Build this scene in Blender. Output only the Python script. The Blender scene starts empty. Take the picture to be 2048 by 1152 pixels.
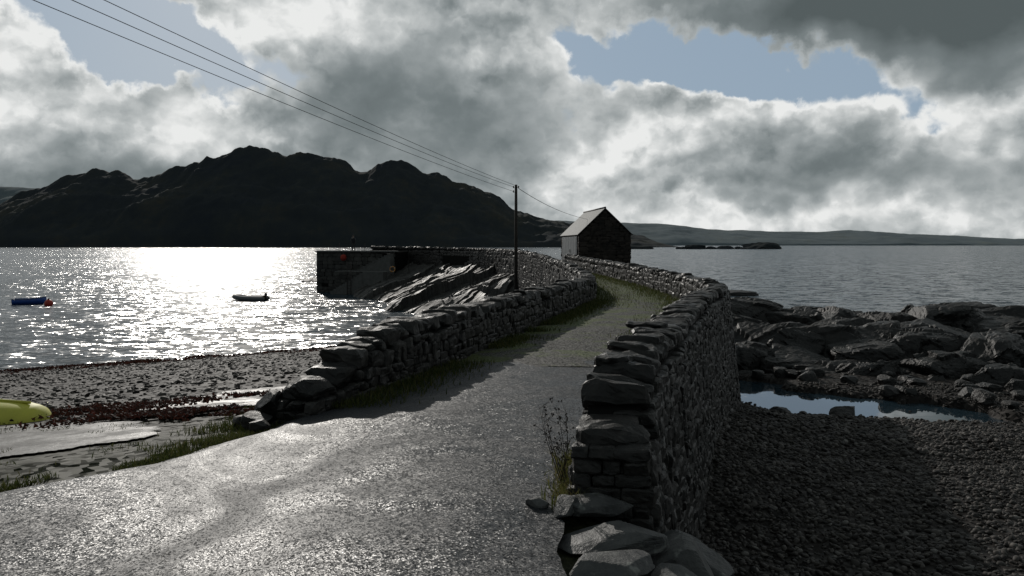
import bpy, math, random
import numpy as np
from mathutils import Vector, Quaternion, Matrix
random.seed(7); R=np.random.RandomState(7)
scene=bpy.context.scene
# ------------------------------------------------------------------ helpers
def hsh(ix,iy,iz):
    n=(ix.astype(np.int64)*374761393+iy.astype(np.int64)*668265263+iz.astype(np.int64)*2147483647)&0xffffffff
    n=((n^(n>>13))*1274126177)&0xffffffff
    n=((n^(n>>16))*2246822519)&0xffffffff
    return ((n^(n>>15))&0xffffff)/float(0xffffff)
def vn(x,y,z=None):
    x=np.asarray(x,float); y=np.asarray(y,float)
    z=np.zeros_like(x) if z is None else np.asarray(z,float)
    i,j,k=np.floor(x),np.floor(y),np.floor(z)
    fx,fy,fz=x-i,y-j,z-k
    fx=fx*fx*(3-2*fx);fy=fy*fy*(3-2*fy);fz=fz*fz*(3-2*fz)
    r=0
    for a in (0,1):
        for b in (0,1):
            for c in (0,1):
                r=r+hsh(i+a,j+b,k+c)*(fx if a else 1-fx)*(fy if b else 1-fy)*(fz if c else 1-fz)
    return r
def fbm(x,y,z=None,o=5,g=.5):
    s=0;a=1;t=0
    x=np.asarray(x,float);y=np.asarray(y,float);z=np.zeros_like(x) if z is None else z
    for q in range(o):
        s=s+a*vn(x+q*17.3,y+q*9.1,z+q*5.7);t+=a;a*=g;x=x*2.03;y=y*2.03;z=z*2.03
    return s/t
def ridg(x,y,z=None,o=5,g=.55):
    s=0;a=1;t=0
    x=np.asarray(x,float);y=np.asarray(y,float);z=np.zeros_like(x) if z is None else z
    for q in range(o):
        s=s+a*(1-np.abs(2*vn(x+q*7.3,y+q*3.1,z+q*2.7)-1));t+=a;a*=g;x=x*2.1;y=y*2.1;z=z*2.1
    return s/t
def sst(a,b,x):
    t=np.clip((x-a)/(b-a),0,1);return t*t*(3-2*t)
def mesh(name,V,F,smooth=False):
    V=np.asarray(V,np.float32).reshape(-1,3)
    me=bpy.data.meshes.new(name)
    if isinstance(F,np.ndarray):
        m,k=F.shape
        me.vertices.add(len(V));me.vertices.foreach_set("co",V.ravel())
        me.loops.add(m*k);me.loops.foreach_set("vertex_index",F.astype(np.int32).ravel())
        me.polygons.add(m);me.polygons.foreach_set("loop_start",np.arange(0,m*k,k,dtype=np.int32))
        me.polygons.foreach_set("loop_total",np.full(m,k,np.int32))
        me.update(calc_edges=True)
    else:
        me.from_pydata([tuple(map(float,v)) for v in V],[],[tuple(map(int,f)) for f in F]);me.update()
    me.polygons.foreach_set("use_smooth",[smooth]*len(me.polygons))
    me.validate()
    return me
def obj(name,me,mat=None,parent=None,label=None,cat=None,kind=None,group=None,loc=None):
    o=bpy.data.objects.new(name,me)
    scene.collection.objects.link(o)
    if mat is not None and me is not None: me.materials.append(mat)
    if parent: o.parent=parent
    if label:o["label"]=label
    if cat:o["category"]=cat
    if kind:o["kind"]=kind
    if group:o["group"]=group
    if loc is not None:o.location=loc
    return o
def empty(name,loc,label,cat,group=None):
    return obj(name,None,loc=loc,label=label,cat=cat,group=group)
def gridmesh(name,X,Y,Z,smooth=True,keep=None):
    r,c=X.shape
    V=np.stack([X,Y,Z],-1).reshape(-1,3)
    i=np.arange(r*c).reshape(r,c)
    F=np.stack([i[:-1,:-1],i[:-1,1:],i[1:,1:],i[1:,:-1]],-1).reshape(-1,4)
    if keep is not None:
        F=F[keep.reshape(-1)]
        u,inv=np.unique(F,return_inverse=True);V=V[u];F=inv.reshape(-1,4)
    return mesh(name,V,F,smooth)
class MB:
    def __init__(s): s.v=[];s.f=[]
    def add(s,V,F):
        n=len(s.v);s.v+= [tuple(v) for v in V];s.f+=[tuple(i+n for i in f) for f in F]
    def box(s,c,h,rz=0,taper=1):
        V=[]
        for z in(-1,1):
            for x,y in((-1,-1),(1,-1),(1,1),(-1,1)):
                t=taper if z>0 else 1
                a,b=x*h[0]*t,y*h[1]*t
                V.append((c[0]+a*math.cos(rz)-b*math.sin(rz),c[1]+a*math.sin(rz)+b*math.cos(rz),c[2]+z*h[2]))
        s.add(V,[(3,2,1,0),(4,5,6,7),(0,1,5,4),(1,2,6,5),(2,3,7,6),(3,0,4,7)])
    def tube(s,P,r,n=8):
        P=[Vector(p) for p in P]
        rr=r if hasattr(r,'__len__') else [r]*len(P)
        V=[]
        for i,p in enumerate(P):
            t=(P[min(i+1,len(P)-1)]-P[max(i-1,0)]).normalized()
            a=t.cross(Vector((0,0,1)))
            if a.length<.05:a=t.cross(Vector((1,0,0)))
            a.normalize();b=t.cross(a)
            for k in range(n):
                q=2*math.pi*k/n;V.append(p+(a*math.cos(q)+b*math.sin(q))*rr[i])
        F=[]
        for i in range(len(P)-1):
            for k in range(n):F.append((i*n+k,i*n+(k+1)%n,(i+1)*n+(k+1)%n,(i+1)*n+k))
        F.append(tuple(range(n))[::-1]);F.append(tuple((len(P)-1)*n+k for k in range(n)))
        s.add(V,F)
    def lathe(s,prof,c,n=16):
        V=[];F=[]
        for r,z in prof:
            for k in range(n):
                q=2*math.pi*k/n
                V.append((c[0]+r*math.cos(q),c[1]+r*math.sin(q),c[2]+z))
        for i in range(len(prof)-1):
            for k in range(n):F.append((i*n+k,i*n+(k+1)%n,(i+1)*n+(k+1)%n,(i+1)*n+k))
        s.add(V,F)
    def me(s,name,smooth=False): return mesh(name,s.v,s.f,smooth)
# ------------------------------------------------------------------ materials
def newmat(name):
    m=bpy.data.materials.new(name);m.use_nodes=True
    nt=m.node_tree;b=nt.nodes["Principled BSDF"];return m,nt,b
def N(nt,t,**k):
    n=nt.nodes.new(t)
    for a,v in k.items():setattr(n,a,v)
    return n
def L(nt,a,b): nt.links.new(a,b)
def pos(nt): return N(nt,'ShaderNodeNewGeometry').outputs['Position']
def noise(nt,vec,sc,det=5,ro=.55,dist=0,dim='3D',out='Fac'):
    n=N(nt,'ShaderNodeTexNoise',noise_dimensions=dim);n.inputs['Scale'].default_value=sc;n.inputs['Detail'].default_value=det
    n.inputs['Roughness'].default_value=ro;n.inputs['Distortion'].default_value=dist
    L(nt,vec,n.inputs['Vector']);return n.outputs[out]
def ramp(nt,fac,stops,interp='LINEAR'):
    r=N(nt,'ShaderNodeValToRGB');r.color_ramp.interpolation=interp;e=r.color_ramp.elements
    while len(e)>1:e.remove(e[-1])
    for i,(p,c) in enumerate(stops):
        if not hasattr(c,'__len__'):c=(c,c,c)
        q=e[0] if i==0 else e.new(p)
        q.position=p;q.color=(c[0],c[1],c[2],1)
    L(nt,fac,r.inputs[0]);return r.outputs[0]
def mth(nt,op,a,b=None,c=None,clamp=False):
    m=N(nt,'ShaderNodeMath',operation=op);m.use_clamp=clamp
    for i,v in enumerate((a,b,c)):
        if v is None:continue
        if isinstance(v,(int,float)):m.inputs[i].default_value=v
        else:L(nt,v,m.inputs[i])
    return m.outputs[0]
def vmt(nt,op,a,b_=None,sc=None):
    m=N(nt,'ShaderNodeVectorMath',operation=op)
    for i,v in enumerate((a,b_)):
        if v is None:continue
        if isinstance(v,tuple):m.inputs[i].default_value=v
        else:L(nt,v,m.inputs[i])
    if sc is not None:
        if isinstance(sc,(int,float)):m.inputs['Scale'].default_value=sc
        else:L(nt,sc,m.inputs['Scale'])
    return m.outputs[0]
def mix(nt,f,a,b,mode='MIX'):
    m=N(nt,'ShaderNodeMix',data_type='RGBA',blend_type=mode)
    for i,v in ((0,f),(6,a),(7,b)):
        if isinstance(v,(int,float)):m.inputs[i].default_value=v
        elif isinstance(v,tuple):m.inputs[i].default_value=(*v,1)
        else:L(nt,v,m.inputs[i])
    return m.outputs[2]
def bump(nt,h,st,dist,prev=None):
    b=N(nt,'ShaderNodeBump');b.inputs['Strength'].default_value=st;b.inputs['Distance'].default_value=dist
    L(nt,h,b.inputs['Height'])
    if prev is not None:L(nt,prev,b.inputs['Normal'])
    return b.outputs[0]
def vorn(nt,vec,sc,feat='F1',dim='2D'):
    v=N(nt,'ShaderNodeTexVoronoi',feature=feat,voronoi_dimensions=dim);v.inputs['Scale'].default_value=sc
    L(nt,vec,v.inputs['Vector']);return v
def nrm_from(nt,terms):
    n=N(nt,'ShaderNodeNewGeometry').outputs['Normal']
    for c,a in terms:
        n=vmt(nt,'ADD',n,vmt(nt,'SCALE',vmt(nt,'SUBTRACT',c,(.5,.5,.5)),sc=a))
    return vmt(nt,'NORMALIZE',n)
def stonemat(name,dark=(.035,.033,.03),light=(.15,.14,.125),fine=14,rough=.62,bs=.7,lichen=.5,bd=.03,spec=.5):
    m,nt,b=newmat(name);p=pos(nt)
    isl=N(nt,'ShaderNodeNewGeometry').outputs['Random Per Island']
    n1=noise(nt,p,fine*.25,4,.6);n2=noise(nt,p,fine,5,.68)
    f=mth(nt,'ADD',mth(nt,'MULTIPLY',isl,.4),mth(nt,'MULTIPLY',n1,.75))
    f=mth(nt,'ADD',f,mth(nt,'MULTIPLY',mth(nt,'SUBTRACT',n2,.5),.8))
    c=ramp(nt,f,[(.25,dark),(.55,tuple((a+b_)*.4 for a,b_ in zip(dark,light))),(.95,light)])
    if lichen>0:
        l=ramp(nt,noise(nt,p,fine*.6,3,.7),[(.6,0),(.68,1)])
        c=mix(nt,mth(nt,'MULTIPLY',l,lichen),c,(light[0]*1.8,light[1]*1.85,light[2]*1.75))
    L(nt,c,b.inputs['Base Color']);b.inputs['Specular IOR Level'].default_value=spec
    L(nt,ramp(nt,n1,[(.3,rough-.15),(.7,rough+.15)]),b.inputs['Roughness'])
    L(nt,bump(nt,n2,bs,bd),b.inputs['Normal']);return m
M_wall=stonemat('dry_stone',(.008,.0078,.0075),(.04,.037,.034),fine=16,rough=.55,bs=.8,bd=.014,lichen=.3,spec=.3)
M_rock=stonemat('shore_rock',(.009,.0088,.0085),(.046,.043,.04),fine=4.5,rough=.56,bs=1,bd=.07,lichen=.25,spec=.38)
M_cut=stonemat('rubble_rock',(.04,.041,.042),(.16,.16,.155),fine=11,rough=.6,bs=1,bd=.015,spec=.4)
M_core,nt,b=newmat('wall_gap');b.inputs['Base Color'].default_value=(.008,.008,.0075,1);b.inputs['Roughness'].default_value=1
b.inputs['Specular IOR Level'].default_value=.1
def flat(name,c,r=.5,metal=0,var=.25,sc=6):
    m,nt,b=newmat(name);n=noise(nt,pos(nt),sc,4,.6)
    L(nt,ramp(nt,n,[(.3,tuple(x*(1-var) for x in c)),(.7,tuple(min(1,x*(1+var)) for x in c))]),b.inputs['Base Color'])
    b.inputs['Roughness'].default_value=r;b.inputs['Metallic'].default_value=metal
    return m
M_peb,nt,b=newmat('pebbles')
isl=N(nt,'ShaderNodeNewGeometry').outputs['Random Per Island']
c=ramp(nt,isl,[(0,(.015,.013,.012)),(.4,(.035,.031,.028)),(.7,(.055,.048,.043)),(.9,(.085,.076,.068)),(1,(.15,.14,.13))])
L(nt,c,b.inputs['Base Color']);b.inputs['Roughness'].default_value=.65;b.inputs['Specular IOR Level'].default_value=.25
# asphalt
M_asp,nt,b=newmat('wet_asphalt');p=pos(nt)
big=noise(nt,p,.8,5,.6,1.5,'2D');v1=vorn(nt,p,165);v2=vorn(nt,p,70)
c=ramp(nt,v1.outputs['Color'],[(0,(.014,.015,.017)),(.6,(.032,.034,.038)),(1,(.08,.084,.09))])
c=mix(nt,mth(nt,'MULTIPLY',ramp(nt,big,[(.45,0),(.62,1)]),.5),c,(.014,.015,.017))
crk=vorn(nt,vmt(nt,'ADD',p,vmt(nt,'SCALE',noise(nt,p,1.5,4,.6,0,'2D','Color'),sc=.8)),.33,'DISTANCE_TO_EDGE')
cm=ramp(nt,crk.outputs['Distance'],[(0,1),(.005,0)])
c=mix(nt,mth(nt,'MULTIPLY',cm,.6),c,(.006,.006,.006))
L(nt,c,b.inputs['Base Color']);b.inputs['Specular IOR Level'].default_value=.2
L(nt,ramp(nt,big,[(.35,.6),(.5,.5),(.62,.38)]),b.inputs['Roughness'])
L(nt,nrm_from(nt,[(v1.outputs['Color'],.48),(v2.outputs['Color'],.3),(noise(nt,p,9,3,.6,0,'2D','Color'),.3)]),b.inputs['Normal'])
# gravel path
M_gra,nt,b=newmat('gravel_track');p=pos(nt);v1=vorn(nt,p,55);gn=noise(nt,p,1.1,4,.7,0,'2D')
c=ramp(nt,v1.outputs['Color'],[(0,(.022,.02,.018)),(.6,(.055,.052,.046)),(1,(.16,.155,.14))])
ux=N(nt,'ShaderNodeAttribute',attribute_name='edge')
sy=N(nt,'ShaderNodeSeparateXYZ');L(nt,p,sy.inputs[0])
fy=N(nt,'ShaderNodeMapRange');fy.inputs[1].default_value=12;fy.inputs[2].default_value=26;fy.inputs[4].default_value=.18;L(nt,sy.outputs[1],fy.inputs[0])
g=mth(nt,'ADD',mth(nt,'ADD',gn,mth(nt,'MULTIPLY',ux.outputs['Fac'],.26)),fy.outputs[0]);g=ramp(nt,g,[(.52,0),(.64,1)])
c=mix(nt,mth(nt,'MULTIPLY',g,.85),c,ramp(nt,noise(nt,p,25,3,.6,0,'2D'),[(.3,(.035,.05,.012)),(.7,(.11,.135,.035))]))
L(nt,c,b.inputs['Base Color']);b.inputs['Roughness'].default_value=.7;b.inputs['Specular IOR Level'].default_value=.18
L(nt,nrm_from(nt,[(v1.outputs['Color'],.65)]),b.inputs['Normal'])
# terrain
M_ter,nt,b=newmat('beach_ground');p=pos(nt)
sep=N(nt,'ShaderNodeSeparateXYZ');L(nt,p,sep.inputs[0])
va=vorn(nt,p,16);n1=noise(nt,p,1.2,5,.65,0,'2D')
c=ramp(nt,va.outputs['Color'],[(0,(.009,.008,.0075)),(.5,(.022,.0195,.018)),(.85,(.042,.038,.035)),(1,(.1,.095,.09))])
c=mix(nt,ramp(nt,n1,[(.42,0),(.6,.8)]),c,(.014,.0105,.0085))
gm=N(nt,'ShaderNodeMapRange');gm.inputs[1].default_value=3.5;gm.inputs[2].default_value=3.85;L(nt,sep.outputs[2],gm.inputs[0])
c=mix(nt,gm.outputs[0],c,ramp(nt,noise(nt,p,30,3,.6,0,'2D'),[(.3,(.012,.014,.006)),(.7,(.035,.036,.016))]))
L(nt,c,b.inputs['Base Color']);b.inputs['Roughness'].default_value=.7;b.inputs['Specular IOR Level'].default_value=.13
L(nt,nrm_from(nt,[(va.outputs['Color'],.9)]),b.inputs['Normal'])
# concrete
M_con,nt,b=newmat('old_concrete');p=pos(nt)
n1=noise(nt,p,2.2,6,.7,0,'2D');cr=vorn(nt,vmt(nt,'ADD',p,vmt(nt,'SCALE',noise(nt,p,2,3,.6,0,'2D','Color'),sc=.5)),.7,'DISTANCE_TO_EDGE')
c=ramp(nt,n1,[(.3,(.022,.022,.021)),(.52,(.042,.041,.04)),(.75,(.08,.078,.075))])
c=mix(nt,ramp(nt,cr.outputs['Distance'],[(0,1),(.012,0)]),c,(.01,.011,.008))
L(nt,c,b.inputs['Base Color']);L(nt,ramp(nt,n1,[(.4,.45),(.6,.7)]),b.inputs['Roughness']);b.inputs['Specular IOR Level'].default_value=.3
L(nt,bump(nt,noise(nt,p,14,4,.7),.6,.01),b.inputs['Normal'])
M_pier=stonemat('pier_masonry',(.024,.024,.023),(.09,.086,.08),fine=2.5,rough=.75,bs=.6,bd=.08,lichen=.2,spec=.25)
def watermat(name,sea=True):
    m,nt,b=newmat(name);p=pos(nt)
    b.inputs['Base Color'].default_value=(.022,.04,.054,1);b.inputs['IOR'].default_value=1.33
    if sea:
        s=N(nt,'ShaderNodeSeparateXYZ');L(nt,p,s.inputs[0])
        mr=N(nt,'ShaderNodeMapRange');mr.inputs[1].default_value=-2;mr.inputs[2].default_value=16;L(nt,s.outputs[0],mr.inputs[0])
        mp=N(nt,'ShaderNodeMapping');mp.inputs['Scale'].default_value=(.5,1,1);L(nt,p,mp.inputs[0]);v=mp.outputs[0]
        c1=noise(nt,v,.6,2,.6,.5,'2D','Color');c2=noise(nt,v,2.6,3,.65,.4,'2D','Color');h3=noise(nt,v,.035,3,.5,0,'2D')
        amp=mth(nt,'MULTIPLY_ADD',mr.outputs[0],.55,.8)
        amp=mth(nt,'MULTIPLY',amp,mth(nt,'MULTIPLY_ADD',h3,1.3,.4))
        a=vmt(nt,'SCALE',vmt(nt,'SUBTRACT',c1,(.5,.5,.5)),sc=.9)
        a=vmt(nt,'ADD',a,vmt(nt,'SCALE',vmt(nt,'SUBTRACT',c2,(.5,.5,.5)),sc=1.35))
        a=vmt(nt,'MULTIPLY',vmt(nt,'SCALE',a,sc=amp),(1.35,1,0))
        L(nt,vmt(nt,'NORMALIZE',vmt(nt,'ADD',a,(0,0,1))),b.inputs['Normal']);b.inputs['Roughness'].default_value=.2
        b.inputs['Specular IOR Level'].default_value=.3
    else:
        b.inputs['Roughness'].default_value=.03;b.inputs['IOR'].default_value=3.2
        L(nt,bump(nt,noise(nt,p,3,2),.1,.01),b.inputs['Normal'])
    return m
M_sea=watermat('sea_water');M_pool=watermat('pool_water',False)
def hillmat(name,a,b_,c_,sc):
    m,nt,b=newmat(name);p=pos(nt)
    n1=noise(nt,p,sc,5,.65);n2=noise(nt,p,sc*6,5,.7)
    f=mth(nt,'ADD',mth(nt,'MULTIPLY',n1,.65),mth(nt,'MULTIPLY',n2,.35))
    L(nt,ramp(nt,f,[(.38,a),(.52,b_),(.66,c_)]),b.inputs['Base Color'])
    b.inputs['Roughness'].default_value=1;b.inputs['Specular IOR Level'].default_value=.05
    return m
M_hill=hillmat('hazed_heather_hill',(.03,.036,.043),(.038,.044,.046),(.06,.058,.048),.006)  # bluish distance haze is blended into these heather colours
M_far=hillmat('haze_tinted_hill',(.12,.148,.165),(.135,.163,.175),(.165,.185,.18),.002)  # atmospheric haze painted as pale blue-grey base colour
def leafmat(name,cols):
    m,nt,b=newmat(name);isl=N(nt,'ShaderNodeNewGeometry').outputs['Random Per Island']
    c=ramp(nt,isl,[(i/(len(cols)-1),c) for i,c in enumerate(cols)])
    L(nt,c,b.inputs['Base Color']);b.inputs['Roughness'].default_value=.6;b.inputs['Specular IOR Level'].default_value=.25
    tr=N(nt,'ShaderNodeBsdfTranslucent');L(nt,c,tr.inputs[0])
    ms=N(nt,'ShaderNodeMixShader');ms.inputs[0].default_value=.4
    out=nt.nodes['Material Output'];L(nt,b.outputs[0],ms.inputs[1]);L(nt,tr.outputs[0],ms.inputs[2]);L(nt,ms.outputs[0],out.inputs[0])
    return m
M_grass=leafmat('grass_blades',[(.025,.038,.009),(.05,.068,.016),(.075,.085,.024),(.12,.11,.04)])
M_weed=leafmat('yellow_weeds',[(.05,.065,.015),(.11,.12,.03),(.17,.16,.055),(.19,.15,.07)])
M_sea_weed=leafmat('seaweed',[(.016,.008,.006),(.034,.014,.01),(.065,.019,.014),(.026,.016,.01)])
M_dry=leafmat('dry_stalk',[(.03,.025,.018),(.06,.05,.04)])
# ------------------------------------------------------------------ terrain
def LX(y): return np.interp(y,[-10,6.7,9,12.2,16,20.3,22,29,40,50,62,74,84,90],[-2,-2.05,-1.25,-.35,.75,1.95,2.2,2.5,2.3,1.9,.5,-3,-9,-17])
def RX(y): return np.interp(y,[-10,4.4,5,5.8,6.7,8,10.7,13.6,15.6,17,19.8,26.4,38.4,53],[.5,.55,.66,.88,1.18,1.63,2.5,3.5,4.25,4.6,4.85,5.05,4.65,3.95])
POOL=[(5.7,20.2),(6.3,18.8),(7.4,17.9),(8.7,17.1),(9.4,16.4)]
def pdist(x,y):
    d=1e9
    for (ax,ay),(bx,by) in zip(POOL[:-1],POOL[1:]):
        t=np.clip(((x-ax)*(bx-ax)+(y-ay)*(by-ay))/((bx-ax)**2+(by-ay)**2),0,1)
        d=np.minimum(d,np.hypot(x-ax-t*(bx-ax),y-ay-t*(by-ay)))
    return d
def T(x,y):
    x=np.asarray(x,float);y=np.asarray(y,float)
    n=-.517*x+.856*y
    hl=3.88-.12*(n-6.5);hl=np.clip(hl,-3,3.88)
    hr=2.75-.17*np.maximum(0,y-11)-.02*np.maximum(0,x-4)+.06*np.clip(6-y,0,6)
    hr=np.maximum(hr,1.8-.3*np.maximum(0,y-21.5))
    hr=np.maximum(hr,-3)
    xe=np.where(y<4.6,.8,(LX(y)+RX(np.minimum(y,53)))/2)
    xe=np.where((y>=4.6)&(y<6.5),.8+(xe-.8)*(y-4.6)/1.9,xe)
    s=sst(-.35,.35,x-xe)
    h=hl*(1-s)+hr*s
    nf=1-.85*sst(13,11,y)*sst(-1.5,-2.5,x)
    h=h+nf*((fbm(x*1.1,y*1.1,o=4)-.5)*.16*sst(3.95,3.6,h)+(fbm(x*.2,y*.2,o=3)-.5)*.3*sst(3.7,3.0,h)*(h>2.0)*sst(2,2.3,h))
    pm=sst(1.85,1.25,pdist(x,y)+1.0*(fbm(x*1.5,y*1.5,o=4)-.5))
    h=h*(1-pm)+np.minimum(h,1.35+.5*np.maximum(0,fbm(x*2.3+4,y*2.3,o=3)-.66)*4)*pm
    m=sst(9.9,9.3,x)*sst(0,.5,x-LX(y)-.1)*sst(49,51,y)*sst(72,68,y)
    h=h*(1-m)+4.08*m
    return h
xs=np.concatenate([[-9000,-3000,-1000,-300,-120],np.arange(-70,-14,1.0),np.arange(-14,22,.15),np.arange(22,60,1.0),[90,150,300,1000,3000,9000]])
ys=np.concatenate([[-200,-60,-20],np.arange(-10,2,.5),np.arange(2,34,.15),np.arange(34,80,.5),np.arange(80,130,4),[200,500,2000,12000]])
X,Y=np.meshgrid(xs,ys)
obj('ground',gridmesh('ground',X,Y,T(X,Y)),M_ter,label='pebble shore and grassy ground sloping to the sea',kind='structure')
X,Y=np.meshgrid(np.array([-20000,-3000,-500,-60,0,60,500,3000,20000.]),np.array([-300,0,60,300,1500,6000,22000.]))
obj('sea',gridmesh('sea',X,Y,X*0),M_sea,kind='structure',label='rippling grey sea water glittering in the sun')
pv=[(4.95,21.8,1.62),(4.9,18.0,1.62),(5.4,16.0,1.62),(8.2,14.6,1.62),(10.8,14.2,1.62),(11.6,17.2,1.62),(9.4,19.4,1.62),(8.4,20.2,1.62),(7.6,21.8,1.62)]
obj('tide_pool',mesh('tide_pool',pv,[tuple(range(9))]),M_pool,kind='structure',label='still tide pool between shore rocks')
def strip(name,ys_,lf,rf,zf,mat,label,nc=50):
    Yr=np.asarray(ys_);U=np.linspace(0,1,nc)
    lx=lf(Yr)[:,None];rx=rf(Yr)[:,None]
    X=lx+(rx-lx)*U[None];Y=np.repeat(Yr[:,None],nc,1)
    me=gridmesh(name,X,Y,zf(X,Y,U[None]+0*Y))
    at=me.attributes.new('edge','FLOAT','POINT');at.data.foreach_set('value',(np.abs(2*(U[None]+0*Y)-1)**2.5).ravel().astype(np.float32))
    return obj(name,me,mat,kind='structure',label=label)
def RL(y): return np.interp(y,[-8,1,3.5,4.75,5.3,6.3,6.9,7.6],[-14,-6.2,-4.35,-3.35,-2.7,-2.15,-1.95,-1.65])+np.where(y<6.9,.12*(fbm(y*3,y*0+3,o=3)-.5)*2,0)
def edgeL(y): return np.where(y<7.6,RL(y),LX(y)+.0)
def edgeR(y): return np.where(y<4.4,.28+.3*(fbm(y*3.1,y*0+1,o=3)-.5)+.06*(y-4),RX(y))
def zroad(X,Y,U):
    e=np.exp(-((U)/.04)**2)*(Y<7)*.05
    return 3.95+.03*np.sin(U*np.pi)-e+(fbm(X*.8,Y*.8,o=3)-.5)*.05
strip('road',np.concatenate([np.arange(-8,2,.5),np.arange(2,9.81,.08)]),edgeL,edgeR,zroad,M_asp,'wet grey asphalt road leading onto the causeway')
strip('path',np.concatenate([np.arange(9.3,52,.2)]),edgeL,edgeR,lambda X,Y,U:3.93+.0*X+.05*np.sin(U*np.pi)+(fbm(X*1.2,Y*1.2,o=4)-.5)*.05+np.clip((Y-40)/12,0,1)*.12,M_gra,'gravel track with grassy edges between walls')
def inpoly(P,X,Y):
    c=np.zeros(X.shape,bool);n=len(P);j=n-1
    for i in range(n):
        xi,yi=P[i];xj,yj=P[j]
        c^=((yi>Y)!=(yj>Y))&(X<(xj-xi)*(Y-yi)/(yj-yi+1e-9)+xi);j=i
    return c
def slab(name,P,dz,label):
    P=np.array(P);x0,y0=P.min(0)-.2;x1,y1=P.max(0)+.2
    X,Y=np.meshgrid(np.arange(x0,x1,.04),np.arange(y0,y1,.04))
    xc=(X[:-1,:-1]+.02);yc=Y[:-1,:-1]+.02
    k=inpoly(P,xc+(fbm(xc*2,yc*2,o=4)-.5)*.8,yc+(fbm(xc*2+9,yc*2,o=4)-.5)*.8)
    return obj(name,gridmesh(name,X,Y,T(X,Y)+dz,keep=k),M_con,kind='structure',label=label)
slab('slipway',[(-8,8.6),(-5.9,8.3),(-4.2,8.0),(-3.3,7.3),(-3.15,6.6),(-4.2,5.9),(-6,5.3),(-9,5.2)],.02,'cracked old concrete slipway slab')
slab('slipway',[(-4.9,9.3),(-3.2,8.9),(-2.6,9.8),(-3.2,11.9),(-4.5,11.7)],.03,'pale broken concrete slipway slab')
# ------------------------------------------------------------------ stones
def cubeT(n):
    d={};V=[];F=[]
    def g(p):
        k=tuple(np.round(p,5))
        if k not in d:d[k]=len(V);V.append(p)
        return d[k]
    for ax in range(3):
        for s in(-1,1):
            for i in range(n):
                for j in range(n):
                    q=[]
                    for a_,b_ in((0,0),(1,0),(1,1),(0,1)):
                        p=[0,0,0];p[ax]=s;p[(ax+1)%3]=-1+2*(i+a_)/n;p[(ax+2)%3]=-1+2*(j+b_)/n
                        q.append(g(p))
                    F.append(q if s>0 else q[::-1])
    return np.array(V,float),np.array(F)
TP={n:cubeT(n) for n in(2,3,4,6)}
def stones(C,H,A,n=4,k=4.5,cuts=5,cutc=(.7,1.05),rough=.06,seed=0,warp=.2):
    r=np.random.RandomState(seed);B,F=TP[n];Nn=len(C)
    C=np.asarray(C,float);H=np.asarray(H,float);A=np.asarray(A,float)
    q=B/((np.abs(B)**k).sum(1)**(1/k))[:,None]
    q=np.repeat(q[None],Nn,0)
    w=r.uniform(-warp,warp,size=(Nn,4))
    q[:,:,0]*=1+w[:,0:1]*q[:,:,2];q[:,:,2]*=1+w[:,1:2]*q[:,:,0];q[:,:,1]*=1+w[:,2:3]*q[:,:,0]
    for i in range(cuts):
        nn=r.normal(size=(Nn,3));nn/=np.linalg.norm(nn,axis=1)[:,None]
        c=r.uniform(*cutc,size=(Nn,1))
        d=np.einsum('nvk,nk->nv',q,nn)-c
        q=q-nn[:,None,:]*np.maximum(d,0)[:,:,None]*.97
    P=q*H[:,None,:]
    if rough>0:
        off=r.uniform(0,100,size=(Nn,1));s=2/H.max(1)[:,None]
        nz=np.stack([vn(P[:,:,0]*s+off,P[:,:,1]*s,P[:,:,2]*s+j*31.7)-.5 for j in range(3)],-1)
        nz2=np.stack([vn(P[:,:,0]*s*2.7+off,P[:,:,1]*s*2.7,P[:,:,2]*s*2.7+j*31.7)-.5 for j in range(3)],-1)
        P=P+(nz*2+nz2*1.2)*rough*H.mean(1)[:,None,None]*2
    W=np.einsum('nvk,nkj->nvj',P,A)+C[:,None,:]
    FF=(F[None]+np.arange(Nn)[:,None,None]*len(B)).reshape(-1,4)
    return W.reshape(-1,3),FF
def frame(tx,ty,tilt,r):
    t=Vector((tx,ty,0)).normalized();n=Vector((t.y,-t.x,0));u=Vector((0,0,1))
    q=Quaternion(n,r.normal()*tilt)@Quaternion(t,r.normal()*tilt)@Quaternion(u,r.normal()*tilt)
    return [list(q@t),list(q@n),list(q@u)]
def combine(parts):
    V=[];F=[];o=0
    for v,f in parts:
        V.append(v);F.append(f+o);o+=len(v)
    return np.concatenate(V),np.concatenate(F)
def crom(P,m=12):
    P=[np.array(p,float) for p in P];P=[2*P[0]-P[1]]+P+[2*P[-1]-P[-2]];o=[]
    for i in range(1,len(P)-2):
        for t in np.linspace(0,1,m,endpoint=False):
            a,b_,c_,d=P[i-1:i+3]
            o.append(.5*((2*b_)+(-a+c_)*t+(2*a-5*b_+4*c_-d)*t*t+(-a+3*b_-3*c_+d)*t**3))
    o.append(P[-2]);return np.array(o)
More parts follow.
